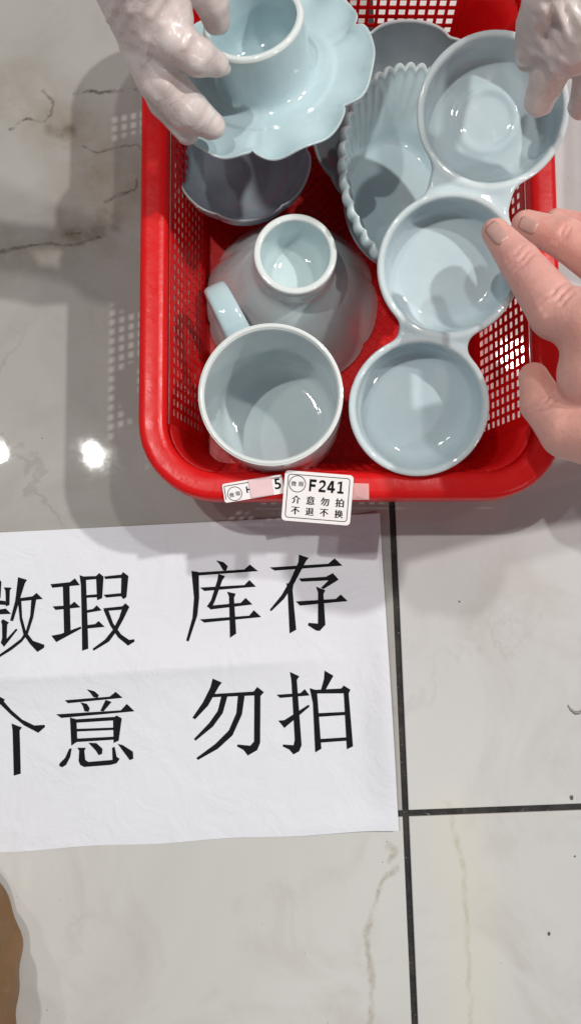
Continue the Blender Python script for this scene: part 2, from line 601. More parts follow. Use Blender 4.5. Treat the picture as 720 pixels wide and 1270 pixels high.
def char(name, origin, s, strokes, flip=None):
    """strokes traced on the sheet: crop pixels -> photo pixels -> sheet coordinates"""
    bmc = bmesh.new()
    for n_, st in enumerate(strokes):
        pts = []
        for (x, y) in st:
            q = P(origin[0] + x / s, origin[1] + y / s, 0.001)
            r = q - S0
            pts.append((r.x * ux.x + r.y * ux.y, r.x * uy.x + r.y * uy.y))
        tris = [list(t) for t in tessellate_polygon([[Vector((a, b, 0)) for a, b in pts]])]
        pts = [Vector((a, b, 0)) for a, b in pts]
        for _ in range(3):
            mid, new = {}, []
            for t in tris:
                L3 = [(pts[t[q]] - pts[t[(q + 1) % 3]]).length for q in range(3)]
                if max(L3) < 0.004:
                    new.append(t); continue
                ms = []
                for q in range(3):
                    key = tuple(sorted((t[q], t[(q + 1) % 3])))
                    if key not in mid:
                        mid[key] = len(pts); pts.append((pts[key[0]] + pts[key[1]]) / 2)
                    ms.append(mid[key])
                new += [[t[0], ms[0], ms[2]], [ms[0], t[1], ms[1]], [ms[2], ms[1], t[2]], ms]
            tris = new
        vv = [bmc.verts.new(INV @ on_paper(q.x, q.y, 0.00022 + 0.00002 * n_)) for q in pts]
        for t in tris:
            try:
                bmc.faces.new([vv[q] for q in t])
            except ValueError:
                pass
    for f in bmc.faces:
        f.normal_update()
        if f.normal.z < 0: f.normal_flip()
    mc = bpy.data.meshes.new('shape'); bmc.to_mesh(mc); bmc.free()
    o = link('printed_character', mc, M_INK, sign)
    o['label'] = 'black printed character ' + name
    return o

char('微', (0, 690), 4.0, [
    [(18, 150), (57, 152), (48, 165), (46, 238), (28, 245), (26, 170)],
    [(-26, 212), (26, 218), (28, 238), (-26, 234)],
    [(-30, 264), (28, 255), (55, 282), (-30, 285)],
    [(5, 318), (15, 308), (45, 325), (36, 335), (34, 405), (80, 355), (88, 360), (22, 445), (5, 425), (12, 400), (10, 335)],
    [(-30, 135), (-4, 112), (6, 122), (2, 200), (-14, 232), (-20, 225), (-12, 180)],
    [(88, 100), (133, 113), (122, 130), (65, 318), (50, 315), (75, 215)],
    [(88, 205), (160, 195), (180, 178), (212, 208), (92, 220)],
    [(155, 205), (180, 203), (165, 300), (140, 380), (110, 420), (60, 460), (0, 497), (-10, 490), (60, 440), (105, 405), (130, 365), (150, 290)],
    [(88, 215), (105, 220), (110, 300), (130, 370), (165, 415), (222, 435), (220, 450), (188, 470), (150, 430), (118, 385), (98, 310)]])
char('瑕', (0, 690), 4.0, [
    [(248, 135), (345, 125), (370, 106), (395, 140), (258, 153)],
    [(260, 245), (345, 240), (368, 222), (398, 250), (275, 263)],
    [(310, 135), (343, 130), (350, 370), (318, 385)],
    [(255, 390), (300, 382), (400, 345), (403, 355), (280, 422)],
    [(393, 90), (415, 98), (425, 110), (438, 455), (408, 465), (400, 140)],
    [(410, 97), (475, 95), (490, 80), (512, 98), (505, 205), (480, 215), (475, 110), (412, 116)],
    [(422, 190), (482, 185), (482, 200), (424, 203)],
    [(425, 265), (460, 258), (478, 240), (503, 265), (427, 278)],
    [(430, 338), (470, 333), (488, 318), (518, 347), (432, 355)],
    [(515, 97), (600, 88), (608, 75), (635, 95), (625, 200), (610, 210), (598, 195), (600, 105), (520, 110)],
    [(512, 188), (602, 180), (602, 195), (525, 202)],
    [(510, 255), (605, 245), (620, 230), (640, 248), (610, 310), (580, 365), (540, 420), (465, 465), (460, 455), (520, 410), (560, 360), (590, 300), (602, 262), (520, 268)],
    [(512, 262), (535, 262), (560, 330), (600, 385), (640, 412), (665, 408), (667, 420), (635, 440), (585, 400), (545, 340)]])
char('库', (220, 680), 3.273, [
    [(155, 48), (185, 55), (203, 72), (195, 92), (183, 88), (170, 65)],
    [(62, 98), (270, 85), (292, 65), (325, 92), (70, 110)],
    [(55, 90), (85, 95), (87, 200), (80, 270), (45, 377), (35, 372), (60, 280), (66, 200)],
    [(90, 158), (270, 148), (290, 128), (317, 155), (108, 172)],
    [(165, 103), (192, 112), (180, 130), (150, 215), (135, 245), (118, 235), (135, 210), (160, 130)],
    [(125, 232), (255, 220), (275, 200), (303, 227), (132, 247)],
    [(200, 175), (235, 183), (228, 200), (237, 345), (212, 362), (208, 195)],
    [(90, 287), (290, 272), (308, 250), (338, 278), (108, 300)]])
char('存', (220, 680), 3.273, [
    [(372, 77), (610, 62), (635, 40), (667, 70), (392, 90)],
    [(490, 25), (530, 38), (520, 50), (470, 145), (430, 205), (378, 255), (373, 248), (420, 190), (455, 130), (488, 55)],
    [(440, 140), (468, 150), (465, 170), (480, 330), (453, 345), (445, 180)],
    [(490, 122), (600, 115), (628, 100), (652, 127), (590, 165), (580, 160), (610, 130), (500, 135)],
    [(560, 155), (598, 170), (590, 185), (598, 310), (575, 335), (560, 333), (527, 312), (530, 302), (568, 305), (568, 180)],
    [(478, 215), (640, 205), (660, 187), (688, 214), (495, 232)]])
char('介', (0, 830), 4.0, [
    [(-2, 128), (28, 145), (22, 155), (60, 200), (110, 245), (170, 275), (222, 272), (224, 283), (190, 312), (120, 275), (60, 225), (10, 175), (-6, 150)],
    [(-10, 130), (16, 146), (-10, 200), (-60, 262), (-120, 310), (-126, 300), (-70, 240), (-25, 175)],
    [(58, 265), (110, 285), (98, 300), (103, 515), (68, 525), (63, 300)],
    [(-52, 270), (-18, 282), (-24, 300), (-34, 400), (-60, 470), (-100, 520), (-106, 512), (-72, 455), (-55, 380)]])
char('意', (0, 830), 4.0, [
    [(432, 95), (470, 105), (492, 125), (485, 138), (465, 135), (450, 115)],
    [(322, 150), (545, 132), (575, 108), (610, 138), (338, 165)],
    [(400, 160), (432, 168), (446, 190), (440, 208), (420, 205), (412, 180)],
    [(525, 148), (555, 158), (515, 205), (498, 203)],
    [(278, 220), (600, 200), (630, 168), (668, 205), (305, 238)],
    [(348, 235), (380, 245), (385, 355), (355, 375)],
    [(372, 245), (570, 232), (580, 225), (605, 240), (590, 350), (565, 362), (562, 250), (376, 262)],
    [(378, 292), (565, 285), (565, 297), (381, 305)],
    [(380, 340), (568, 330), (569, 345), (382, 357)],
    [(345, 390), (357, 388), (350, 430), (330, 470), (310, 482), (295, 475), (298, 462), (325, 435)],
    [(385, 385), (428, 385), (420, 400), (425, 445), (440, 455), (560, 445), (558, 385), (570, 380), (580, 430), (595, 440), (580, 462), (550, 470), (420, 480), (400, 470), (392, 450), (395, 400)],
    [(440, 360), (480, 362), (510, 390), (508, 415), (492, 422), (478, 400)],
    [(585, 365), (610, 372), (660, 405), (662, 440), (645, 447), (625, 420)]])
char('勿', (230, 820), 3.273, [
    [(110, 68), (147, 85), (135, 100), (90, 180), (38, 235), (27, 228), (70, 165), (100, 105)],
    [(105, 132), (275, 122), (290, 103), (317, 125), (303, 140), (302, 330), (290, 360), (252, 382), (235, 360), (208, 345), (210, 337), (262, 342), (277, 325), (278, 138), (110, 145)],
    [(145, 138), (170, 138), (150, 210), (110, 265), (40, 322), (33, 315), (95, 250), (130, 200)],
    [(212, 133), (240, 131), (228, 215), (190, 300), (130, 355), (50, 400), (43, 392), (120, 335), (175, 280), (205, 210)]])
char('拍', (230, 820), 3.273, [
    [(368, 135), (465, 128), (482, 112), (502, 138), (382, 148)],
    [(422, 42), (460, 60), (450, 75), (470, 340), (460, 365), (437, 378), (420, 358), (393, 345), (395, 337), (437, 340), (442, 320), (428, 80)],
    [(375, 240), (400, 238), (498, 175), (502, 183), (400, 270)],
    [(562, 37), (598, 58), (565, 118), (548, 115), (560, 70)],
    [(502, 108), (525, 115), (532, 125), (550, 355), (525, 370), (515, 170)],
    [(525, 115), (630, 110), (640, 98), (667, 115), (660, 130), (678, 345), (653, 357), (640, 130), (528, 130)],
    [(534, 210), (646, 205), (648, 218), (536, 225)],
    [(541, 315), (655, 308), (656, 322), (544, 330)]])


# ------------------------------------------------------------------ basket
ZR = 0.090
bl, br_, bf = P(171, 400, ZR).x, P(696, 400, ZR).x, P(430, 619, ZR).y
bb = bf + 0.345
BC = Vector(((bl + br_) / 2, (bf + bb) / 2, 0))
BW, BL = (br_ - bl), (bb - bf)
basket = empty('plastic_basket', (BC.x, BC.y, 0), (0, 0, math.radians(0.3)))
tag(basket, 'red plastic basket with square holes holding the pale pottery', 'basket')

CR = 0.046
def rrect(inset, per_c=10):
    """rounded rectangle, counter-clockwise, as (x, y, nx, ny)"""
    r = max(CR - inset, 0.004)
    hx, hy = BW / 2 - inset, BL / 2 - inset
    out = []
    for (sx, sy, a0) in ((1, 1, 0), (-1, 1, 90), (-1, -1, 180), (1, -1, 270)):
        cx, cy = sx * (hx - r), sy * (hy - r)
        for i in range(per_c + 1):
            t = math.radians(a0 + 90 * i / per_c)
            out.append((cx + r * math.cos(t), cy + r * math.sin(t)))
    return out

def sweep(profile, closed=True):
    loops = [[(x, y, z) for x, y in rrect(ins)] for ins, z in profile]
    n = len(loops[0])
    v = [p for l in loops for p in l]
    f = []
    m = len(loops)
    for k in range(m if closed else m - 1):
        k2 = (k + 1) % m
        for i in range(n):
            j = (i + 1) % n
            f.append((k * n + i, k * n + j, k2 * n + j, k2 * n + i))
    return fix_normals(mesh(v, f))

RW = 0.0165
rim_profile = [(0.0, 0.0745), (0.0, 0.0860), (0.0008, 0.0886), (0.0026, 0.0899), (0.0050, 0.0902), (0.0110, 0.0900), (0.0138, 0.0896),
               (0.0154, 0.0882), (0.0162, 0.0858), (RW, 0.0790), (RW - 0.0008, 0.0790),
               (0.0140, 0.0865), (0.0120, 0.0878), (0.0045, 0.0880), (0.0026, 0.0866), (0.0016, 0.0840), (0.0016, 0.0745)]
rim = link('rim', sweep(rim_profile), M_RED, basket)

# perforated walls: four straight sides with square holes and four solid corners
Z0, Z1 = 0.004, 0.0795
TAPER = 0.0158
def wall_inset(z):
    return RW + 0.0008 + TAPER * (Z1 - z) / (Z1 - Z0)

PITCH_H = 0.0064
def side_panel(axis, sgn, n_rows=9, zlo=0.0135, zhi=0.0755):
    v, f = [], []
    idx = {}
    def pt(s, z):
        ins = wall_inset(z)
        if axis == 'x':     # wall at x = sgn * half width, runs along y
            return (sgn * (BW / 2 - ins), s, z)
        return (s, sgn * (BL / 2 - ins), z)
    half = (BL if axis == 'x' else BW) / 2 - CR
    ncol = int((2 * half - 0.004) / PITCH_H)
    sw = ncol * PITCH_H / 2
    ss = [-half] + [-sw + PITCH_H * i for i in range(ncol + 1)] + [half]
    zs = [Z0, zlo] + [zlo + (zhi - zlo) * (i + 1) / n_rows for i in range(n_rows)] + [Z1]
    def V(s, z):
        key = (round(s, 6), round(z, 6))
        if key not in idx:
            idx[key] = len(v); v.append(pt(s, z))
        return idx[key]
    for i in range(len(ss) - 1):
        for j in range(len(zs) - 1):
            a, b, c, d = V(ss[i], zs[j]), V(ss[i + 1], zs[j]), V(ss[i + 1], zs[j + 1]), V(ss[i], zs[j + 1])
            if 0 < i < len(ss) - 2 and 0 < j < len(zs) - 2:
                m = 0.17
                sx, sz = (ss[i + 1] - ss[i]), (zs[j + 1] - zs[j])
                s0, s1 = ss[i] + m * sx, ss[i + 1] - m * sx
                z0, z1 = zs[j] + m * sz, zs[j + 1] - m * sz
                e, g, h, k = V(s0, z0), V(s1, z0), V(s1, z1), V(s0, z1)
                f += [(a, b, g, e), (b, c, h, g), (c, d, k, h), (d, a, e, k)]
            else:
                f.append((a, b, c, d))
    me = mesh(v, f, smooth=False)
    o = link('side_wall', me, M_RED, basket)
    so = o.modifiers.new('thickness', 'SOLIDIFY'); so.thickness = 0.0009; so.offset = 0
    return o
for ax, sg in (('x', -1), ('x', 1), ('y', -1), ('y', 1)):
    side_panel(ax, sg)
# corners
for (sx, sy, a0) in ((1, 1, 0), (-1, 1, 90), (-1, -1, 180), (1, -1, 270)):
    v, f = [], []
    NZ, NA = 4, 12
    for j in range(NZ + 1):
        z = Z0 + (Z1 - Z0) * j / NZ
        ins = wall_inset(z)
        r = CR - ins
        cx, cy = sx * (BW / 2 - CR), sy * (BL / 2 - CR)
        for i in range(NA + 1):
            t = math.radians(a0 + 90 * i / NA)
            v.append((cx + r * math.cos(t), cy + r * math.sin(t), z))
    for j in range(NZ):
        for i in range(NA):
            k0 = j * (NA + 1) + i
            f.append((k0, k0 + 1, k0 + NA + 2, k0 + NA + 1))
    o = link('corner_wall', mesh(v, f), M_RED, basket)
    so = o.modifiers.new('thickness', 'SOLIDIFY'); so.thickness = 0.0017; so.offset = 0
# base with a lattice of holes inside a solid border
ib = wall_inset(Z0)
outer = rrect(ib)
v = [(x, y, 0.0045) for x, y in outer]
o = link('base', fix_normals(mesh(v, [tuple(range(len(v)))], smooth=False)), M_RED, basket)
so = o.modifiers.new('thickness', 'SOLIDIFY'); so.thickness = 0.0022; so.offset = 0
# raised diagonal ribs on the base
bmr = bmesh.new()
hx, hy = BW / 2 - ib - 0.010, BL / 2 - ib - 0.010
for sg in (1, -1):
    c = -(hx + hy)
    while c < hx + hy:
        # line y = sg * x + c clipped to the rectangle
        xa, xb = -hx, hx
        ends = []
        for x in (-hx, hx):
            y = sg * x + c
            if -hy <= y <= hy: ends.append((x, y))
        for y in (-hy, hy):
            x = (y - c) / sg
            if -hx < x < hx: ends.append((x, y))
        if len(ends) >= 2:
            a, b = Vector((*ends[0], 0)), Vector((*ends[1], 0))
            d = (b - a).normalized(); nn = Vector((-d.y, d.x, 0)) * 0.0008
            zt = 0.0062 + (0.0001 if sg > 0 else 0)
            q = [bmr.verts.new((p.x, p.y, z)) for p, z in ((a + nn * 1.3, 0.0054), (a + nn, zt), (a - nn, zt), (a - nn * 1.3, 0.0054),
                                                          (b + nn * 1.3, 0.0054), (b + nn, zt), (b - nn, zt), (b - nn * 1.3, 0.0054))]
            for k in range(3):
                bmr.faces.new((q[k], q[k + 1], q[k + 5], q[k + 4]))
        c += 0.0075
bmesh.ops.recalc_face_normals(bmr, faces=bmr.faces)
me = bpy.data.meshes.new('shape'); bmr.to_mesh(me); bmr.free()
link('base_ribs', me, M_RED, basket)


# ------------------------------------------------------------------ pottery
def polar(profile, nt, shape=None, edge_idx=(), close_poles=True, sx=1.0, sy=1.0):
    """revolved profile [(r, z), ...]; shape(theta, i, r, z) -> (r, z) bends each ring"""
    v, f, ed = [], [], []
    rings = []
    for i, (r, z) in enumerate(profile):
        if r < 1e-7:
            rings.append([len(v)]); v.append((0, 0, z)); ed.append(0.0)
        else:
            row = []
            for t in range(nt):
                th = 2 * math.pi * t / nt
                rr, zz = shape(th, i, r, z) if shape else (r, z)
                row.append(len(v)); v.append((rr * math.cos(th) * sx, rr * math.sin(th) * sy, zz))
                ed.append(edge_idx.get(i, 0.0) if isinstance(edge_idx, dict) else 0.0)
            rings.append(row)
    for a, b in zip(rings[:-1], rings[1:]):
        if len(a) == 1 and len(b) == 1: continue
        for t in range(nt):
            t2 = (t + 1) % nt
            if len(a) == 1: f.append((a[0], b[t], b[t2]))
            elif len(b) == 1: f.append((a[t], b[0], a[t2]))
            else: f.append((a[t], b[t], b[t2], a[t2]))
    me = mesh(v, f)
    at = me.attributes.new('edge', 'FLOAT', 'POINT')
    at.data.foreach_set('value', ed)
    return fix_normals(me)


def smooth_profile(pts, n=4):
    """Catmull-Rom through the points, keeps the ends"""
    out = []
    P_ = [pts[0]] + list(pts) + [pts[-1]]
    for i in range(1, len(P_) - 2):
        p0, p1, p2, p3 = [np.array(q) for q in P_[i - 1:i + 3]]
        for k in range(n):
            t = k / n
            q = 0.5 * ((2 * p1) + (-p0 + p2) * t + (2 * p0 - 5 * p1 + 4 * p2 - p3) * t * t + (-p0 + 3 * p1 - 3 * p2 + p3) * t ** 3)
            out.append((max(0.0, float(q[0])), float(q[1])))
    out.append(tuple(pts[-1]))
    return out


def place(o, loc, tilt_dir=0.0, tilt=0.0, spin=0.0):
    """tilt: the axis leans towards tilt_dir (radians in the xy plane)"""
    ax = Vector((-math.sin(tilt_dir), math.cos(tilt_dir), 0))
    m = Matrix.Translation(loc) @ Matrix.Rotation(tilt, 4, ax) @ Matrix.Rotation(spin, 4, 'Z')
    o.matrix_world = m
    return o


# cup stand: lobed saucer with a tall ring
def cup_stand_mesh(h_ring=0.034, lobes=6, R=0.053, r_ring=0.0245, wob=0.0):
    prof = [(0, 0.0035), (0.010, 0.0035), (0.0170, 0.0045), (r_ring - 0.0045, 0.009), (r_ring - 0.0038, 0.020), (r_ring - 0.0036, h_ring - 0.002),
            (r_ring - 0.0028, h_ring), (r_ring - 0.0012, h_ring + 0.0002), (r_ring - 0.0001, h_ring - 0.0012), (r_ring, h_ring - 0.004),
            (r_ring - 0.0006, 0.018), (r_ring, 0.008), (r_ring + 0.0018, 0.0046), (r_ring + 0.005, 0.0034), (r_ring + 0.0105, 0.0032),
            (r_ring + 0.0125, 0.0022), (r_ring + 0.017, 0.0024), (R - 0.008, 0.0034), (R - 0.003, 0.0052), (R - 0.0006, 0.0066),
            (R, 0.0062), (R - 0.0004, 0.0050), (R - 0.004, 0.0030), (R - 0.012, 0.0002), (0.034, -0.0022), (0.031, -0.007), (0.0285, -0.0075),
            (0.0265, -0.007), (0.0255, -0.003), (0, -0.0025)]
    prof = smooth_profile(prof, 3)
    zone = r_ring + 0.0125
    def shape(th, i, r, z):
        if r > zone - 0.004 and z > -0.002:
            w = min(1.0, (r - zone + 0.004) / (R - zone))
            t = ((th * lobes / (2 * math.pi)) % 1.0) - 0.5
            k = abs(2 * t)
            r2 = r * (1 - 0.085 * w * w * k ** 7 - 0.030 * w * k ** 2)
            z2 = z - 0.0017 * w * math.exp(-((1 - k) / 0.10) ** 2) + 0.0016 * w * w * math.cos(th * 2 + 0.5 + wob) + 0.0016 * w * w * math.cos(th * lobes * 2 + 0.6)
            return r2 * (1 + 0.008 * math.sin(th * 3 + wob)), z2
        return r * (1 + 0.006 * math.sin(2 * th + wob)), z
    edges = {}
    for i, (r, z) in enumerate(prof):
        if z > h_ring - 0.0016: edges[i] = 0.75
        elif abs(r - R) < 0.0012 and z > 0.004: edges[i] = 0.2
    return polar(prof, 216, shape, edges)


held = link('cup_stand', cup_stand_mesh(0.038, 6, 0.0610, 0.0268), M_CEL)
place(held, P(332, 97, 0.125), math.radians(128), math.radians(19), math.radians(24))
tag(held, 'pale celadon cup stand with six lobes held up by the gloved fingers', 'cup stand')

def upturned_bowl_mesh():
    prof = [(0, 0.0560), (0.010, 0.0565), (0.0165, 0.0595), (0.0192, 0.066), (0.0200, 0.078), (0.0203, 0.0835),
            (0.0212, 0.0850), (0.0232, 0.0852), (0.0244, 0.0842), (0.0248, 0.080), (0.0242, 0.072), (0.0246, 0.0655),
            (0.0265, 0.0610), (0.0320, 0.0545), (0.0410, 0.0400), (0.0490, 0.0235), (0.0550, 0.0100), (0.0578, 0.0030), (0.0588, 0.0004), (0.0580, -0.0004),
            (0.0565, 0.0006), (0.0535, 0.0075), (0.0470, 0.0215), (0.0385, 0.0370), (0.0290, 0.0490), (0.0150, 0.0535), (0, 0.0540)]
    prof = smooth_profile(prof, 4)
    def shape(th, i, r, z):
        w = max(0.0, min(1.0, (r - 0.026) / 0.032))
        t = ((th * 8 / (2 * math.pi)) % 1.0) - 0.5
        k = abs(2 * t)
        return r * (1 - 0.035 * w * k ** 4) * (1 + 0.006 * math.sin(2 * th)), z
    edges = {i: 0.8 for i, (r, z) in enumerate(prof) if z > 0.0838}
    return polar(prof, 192, shape, edges)

upb = link('footed_bowl', upturned_bowl_mesh(), M_CELG)
place(upb, P(361, 376, 0.0065), math.radians(60), math.radians(1.5), math.radians(15))
tag(upb, 'grey celadon footed bowl turned upside down showing its white edged hollow foot', 'bowl')


# lobed bowls
def lobed_bowl_mesh(R, depth, lobes, amp, foot=0.45, th_=0.0026, crease=0.0012, lip=0.15):
    ins = [(0, th_), (R * foot * 0.7, th_), (R * foot, th_ + depth * 0.04), (R * 0.68, depth * 0.30), (R * 0.86, depth * 0.64), (R * 0.965, depth * 0.93)]
    rimp = [(R * 0.985, depth), (R, depth + 0.0003), (R * 1.012, depth - 0.0012)]
    out = [(R * 0.90 + th_, depth * 0.60), (R * 0.71 + th_ * .8, depth * 0.24), (R * foot + th_ * 0.5, 0.0), (R * foot, -0.004), (R * foot - 0.003, -0.0045), (R * foot - 0.004, -0.001), (0, -0.0008)]
    prof = smooth_profile(ins + rimp + out, 4)
    def shape(th, i, r, z):
        w = max(0.0, min(1.0, (r - R * foot) / (R * (1 - foot))))
        t = ((th * lobes / (2 * math.pi)) % 1.0) - 0.5
        k = abs(2 * t)
        return r * (1 - amp * w * k ** 4), z - crease * w * math.exp(-((1 - k) / 0.16) ** 2) * (1 if z > 0 else 0)
    edges = {i: 0.5 for i, (r, z) in enumerate(prof) if z > depth * 0.975}
    return polar(prof, 192, shape, edges)

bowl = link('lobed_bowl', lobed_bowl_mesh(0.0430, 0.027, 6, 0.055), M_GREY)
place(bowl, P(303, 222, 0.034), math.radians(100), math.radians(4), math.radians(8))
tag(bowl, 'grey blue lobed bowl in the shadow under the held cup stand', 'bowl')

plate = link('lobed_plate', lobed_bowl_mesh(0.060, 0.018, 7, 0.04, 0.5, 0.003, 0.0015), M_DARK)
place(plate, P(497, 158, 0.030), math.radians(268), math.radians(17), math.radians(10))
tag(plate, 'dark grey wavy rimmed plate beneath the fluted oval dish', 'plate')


# fluted oval dish
def fluted_dish_mesh(a, b, depth, flutes):
    ins = [(0, 0.003), (0.48, 0.003), (0.56, 0.0040), (0.605, 0.0080), (0.63, 0.0110), (0.67, 0.0150), (0.76, 0.0230), (0.87, 0.0310), (0.95, 0.0362), (0.975, depth)]
    rimp = [(1.0, depth + 0.0010), (1.022, depth - 0.0006), (1.026, depth - 0.0030)]
    out = [(0.99, depth - 0.0075), (0.90, 0.0250), (0.79, 0.0165), (0.67, 0.0060), (0.61, -0.0005), (0.59, -0.004), (0.56, -0.0045), (0.54, -0.001), (0, -0.0008)]
    prof = smooth_profile(ins + rimp + out, 4)
    v, f, ed, rings = [], [], [], []
    nt = flutes * 10
    for i, (r, z) in enumerate(prof):
        if r < 1e-6:
            rings.append([len(v)]); v.append((0, 0, z)); ed.append(0); continue
        row = []
        for t in range(nt):
            th = 2 * math.pi * t / nt
            w = max(0.0, min(1.0, (r - 0.60) / 0.36)); w = w * w * (3 - 2 * w)
            ph = abs(math.cos(th * flutes / 2))         # scallops: rounded lobes with sharp valleys
            rr = r * (1 - 0.048 * w * (1 - ph ** 0.8))
            zz = z + 0.0016 * w * (ph ** 0.7 - 0.6)
            row.append(len(v)); v.append((a * rr * math.cos(th), b * rr * math.sin(th), zz))
            ed.append(0.45 if z > depth * 0.985 else 0.0)
        rings.append(row)
    for p, q in zip(rings[:-1], rings[1:]):
        for t in range(nt):
            t2 = (t + 1) % nt
            if len(p) == 1: f.append((p[0], q[t], q[t2]))
            elif len(q) == 1: f.append((p[t], q[0], p[t2]))
            else: f.append((p[t], q[t], q[t2], p[t2]))
    me = mesh(v, f)
    at = me.attributes.new('edge', 'FLOAT', 'POINT'); at.data.foreach_set('value', ed)
    return fix_normals(me)

fl = link('fluted_dish', fluted_dish_mesh(0.058, 0.074, 0.039, 44), M_CEL)
place(fl, P(488, 253, 0.048), math.radians(14), math.radians(25), math.radians(-13))
tag(fl, 'pale celadon oval dish with fluted scalloped wall under the triple dish', 'dish')


# mug: body and strap handle
mug_c = P(335, 488, 0.110)
mug = empty('mug')
tag(mug, 'pale celadon mug with strap handle standing open at the front of the basket', 'mug')
MR, MH = 0.0405, 0.086
prof = [(0, 0.006), (0.022, 0.006), (0.0300, 0.0072), (0.0345, 0.0115), (0.0365, 0.020), (MR - 0.0042, 0.045), (MR - 0.0034, MH - 0.006), (MR - 0.0028, MH - 0.0012),
        (MR - 0.0016, MH), (MR - 0.0004, MH - 0.0010), (MR, MH - 0.005), (MR - 0.0006, 0.045), (MR - 0.0022, 0.020), (MR - 0.005, 0.009), (0.0325, 0.003), (0.031, 0.0), (0.0285, 0.0), (0.0270, 0.003), (0, 0.003)]
prof = smooth_profile(prof, 4)
ed = {i: (0.85 if z > MH - 0.0016 else 0.35) for i, (r, z) in enumerate(prof) if z > MH - 0.003}
body = link('body', polar(prof, 160, lambda th, i, r, z: (r * (1 + 0.004 * math.sin(2 * th + 1)), z), ed), M_MUG, mug)
# handle as a swept strap in the plane through the axis
hp = [(MR - 0.0015, MH - 0.012), (MR + 0.008, MH - 0.006), (MR + 0.022, MH - 0.005), (MR + 0.0325, MH - 0.012), (MR + 0.036, MH - 0.028), (MR + 0.030, MH - 0.048), (MR + 0.016, MH - 0.063), (MR - 0.003, MH - 0.069)]
hp = smooth_profile(hp, 6)
v, f = [], []
NS = 16
for i, (r, z) in enumerate(hp):
    a = np.array(hp[max(0, i - 1)]); b = np.array(hp[min(len(hp) - 1, i + 1)])
    t = (b - a) / (np.linalg.norm(b - a) + 1e-9)
    nrm = np.array((-t[1], t[0]))
    wv_ = 0.0080 - 0.0012 * math.sin(math.pi * i / (len(hp) - 1))
    for k in range(NS):
        th = 2 * math.pi * k / NS
        c, s_ = math.cos(th), math.sin(th)
        yy = wv_ * math.copysign(abs(c) ** 0.55, c)
        nn = 0.0029 * math.copysign(abs(s_) ** 0.75, s_)
        v.append((r + nrm[0] * nn, yy, z + nrm[1] * nn))
for i in range(len(hp) - 1):
    for k in range(NS):
        k2 = (k + 1) % NS
        f.append((i * NS + k, i * NS + k2, (i + 1) * NS + k2, (i + 1) * NS + k))
f.append(tuple(range(NS))); f.append(tuple((len(hp) - 1) * NS + k for k in range(NS)))
handle = link('handle', fix_normals(mesh(v, f)), M_CEL, mug)
m_ax_dir, m_tilt = math.radians(165), math.radians(4.0)
axm = Vector((-math.sin(m_ax_dir), math.cos(m_ax_dir), 0))
rot = Matrix.Rotation(m_tilt, 4, axm)
top = rot @ Vector((0, 0, MH))
hd = P(262, 352, 0.095) - mug_c
spin = math.atan2(hd.y, hd.x)
mug.matrix_world = Matrix.Translation(mug_c - top) @ rot @ Matrix.Rotation(spin, 4, 'Z')


# triple dish: three round bowls in a row, necks between
C1, C2, C3 = P(611, 137, 0.150), P(557, 330, 0.128), P(519, 505, 0.107)
ex = (C1 - C3).normalized()
side = Vector((0, 0, 1)).cross(ex).normalized()
ez = ex.cross(side).normalized()
MT = Matrix((( ex.x, side.x, ez.x, C2.x), (ex.y, side.y, ez.y, C2.y), (ex.z, side.z, ez.z, C2.z), (0, 0, 0, 1)))
inv = MT.inverted()
L = [inv @ c for c in (C1, C2, C3)]
RB = [0.0404, 0.0396, 0.0396]
DEPTH = 0.026
def triple(X, Y, Z):
    def rounded_disc(cx, cy, r, z0, z1, k):
        q = np.sqrt((X - cx) ** 2 + (Y - cy) ** 2)
        # wall narrows downwards
        rr = r - 0.16 * np.clip(-Z, 0, 1) - 14 * np.clip(-Z - 0.012, 0, 1) ** 2 * 1.6
        dx, dz = q - rr + k, np.maximum(z0 - Z, Z - z1) + k
        return np.minimum(np.maximum(dx, dz), 0) + np.sqrt(np.maximum(dx, 0) ** 2 + np.maximum(dz, 0) ** 2) - k
    D = None
    for l, r in zip(L, RB):
        d = rounded_disc(l.x, l.y, r, -DEPTH, 0.0, 0.0018)
        D = d if D is None else np.minimum(D, d)
    # necks: slabs at rim height with concave flanks
    for a, b, w in ((L[0], L[1], 0.0225), (L[1], L[2], 0.0195)):
        mx, my = (a.x + b.x) / 2, (a.y + b.y) / 2
        hl = abs(a.x - b.x) / 2
        t = (X - mx) / hl
        wid = w + 0.0115 * np.clip(t * t, 0, 1) + (my - Y) * 0
        ymid = a.y + (b.y - a.y) * (X - a.x) / (b.x - a.x)
        dx = np.abs(X - mx) - hl * 0.86 + 0.0018
        dy = np.abs(Y - ymid) - wid + 0.0018
        dz = np.maximum(-0.015 - Z, Z + 0.0002) + 0.0018
        d = np.minimum(np.maximum(np.maximum(dx, dy), dz), 0) + np.sqrt(np.maximum(dx, 0) ** 2 + np.maximum(dy, 0) ** 2 + np.maximum(dz, 0) ** 2) - 0.0018
        D = smin(D, d, 0.004)
    for l, r in zip(L, RB):
        q = np.sqrt((X - l.x) ** 2 + (Y - l.y) ** 2)
        # cavity: flat bottom, curved wall
        rr = (r - 0.0042) - 0.14 * np.clip(-Z, 0, 1) - 14 * np.clip(-Z - 0.010, 0, 1) ** 2 * 1.6
        k = 0.004
        dx, dz = q - rr + k, (-DEPTH + 0.0045 - Z) + k
        c = np.minimum(np.maximum(dx, dz), 0) + np.sqrt(np.maximum(dx, 0) ** 2 + np.maximum(dz, 0) ** 2) - k
        D = -smin(-D, c, 0.0022)
        if l is L[0]:                     # shallow thrown ring on the bottom of the end bowl
            ring = np.sqrt((q - 0.016) ** 2 + (Z + DEPTH - 0.0042) ** 2) - 0.0008
            D = smin(D, ring, 0.004)
    return D
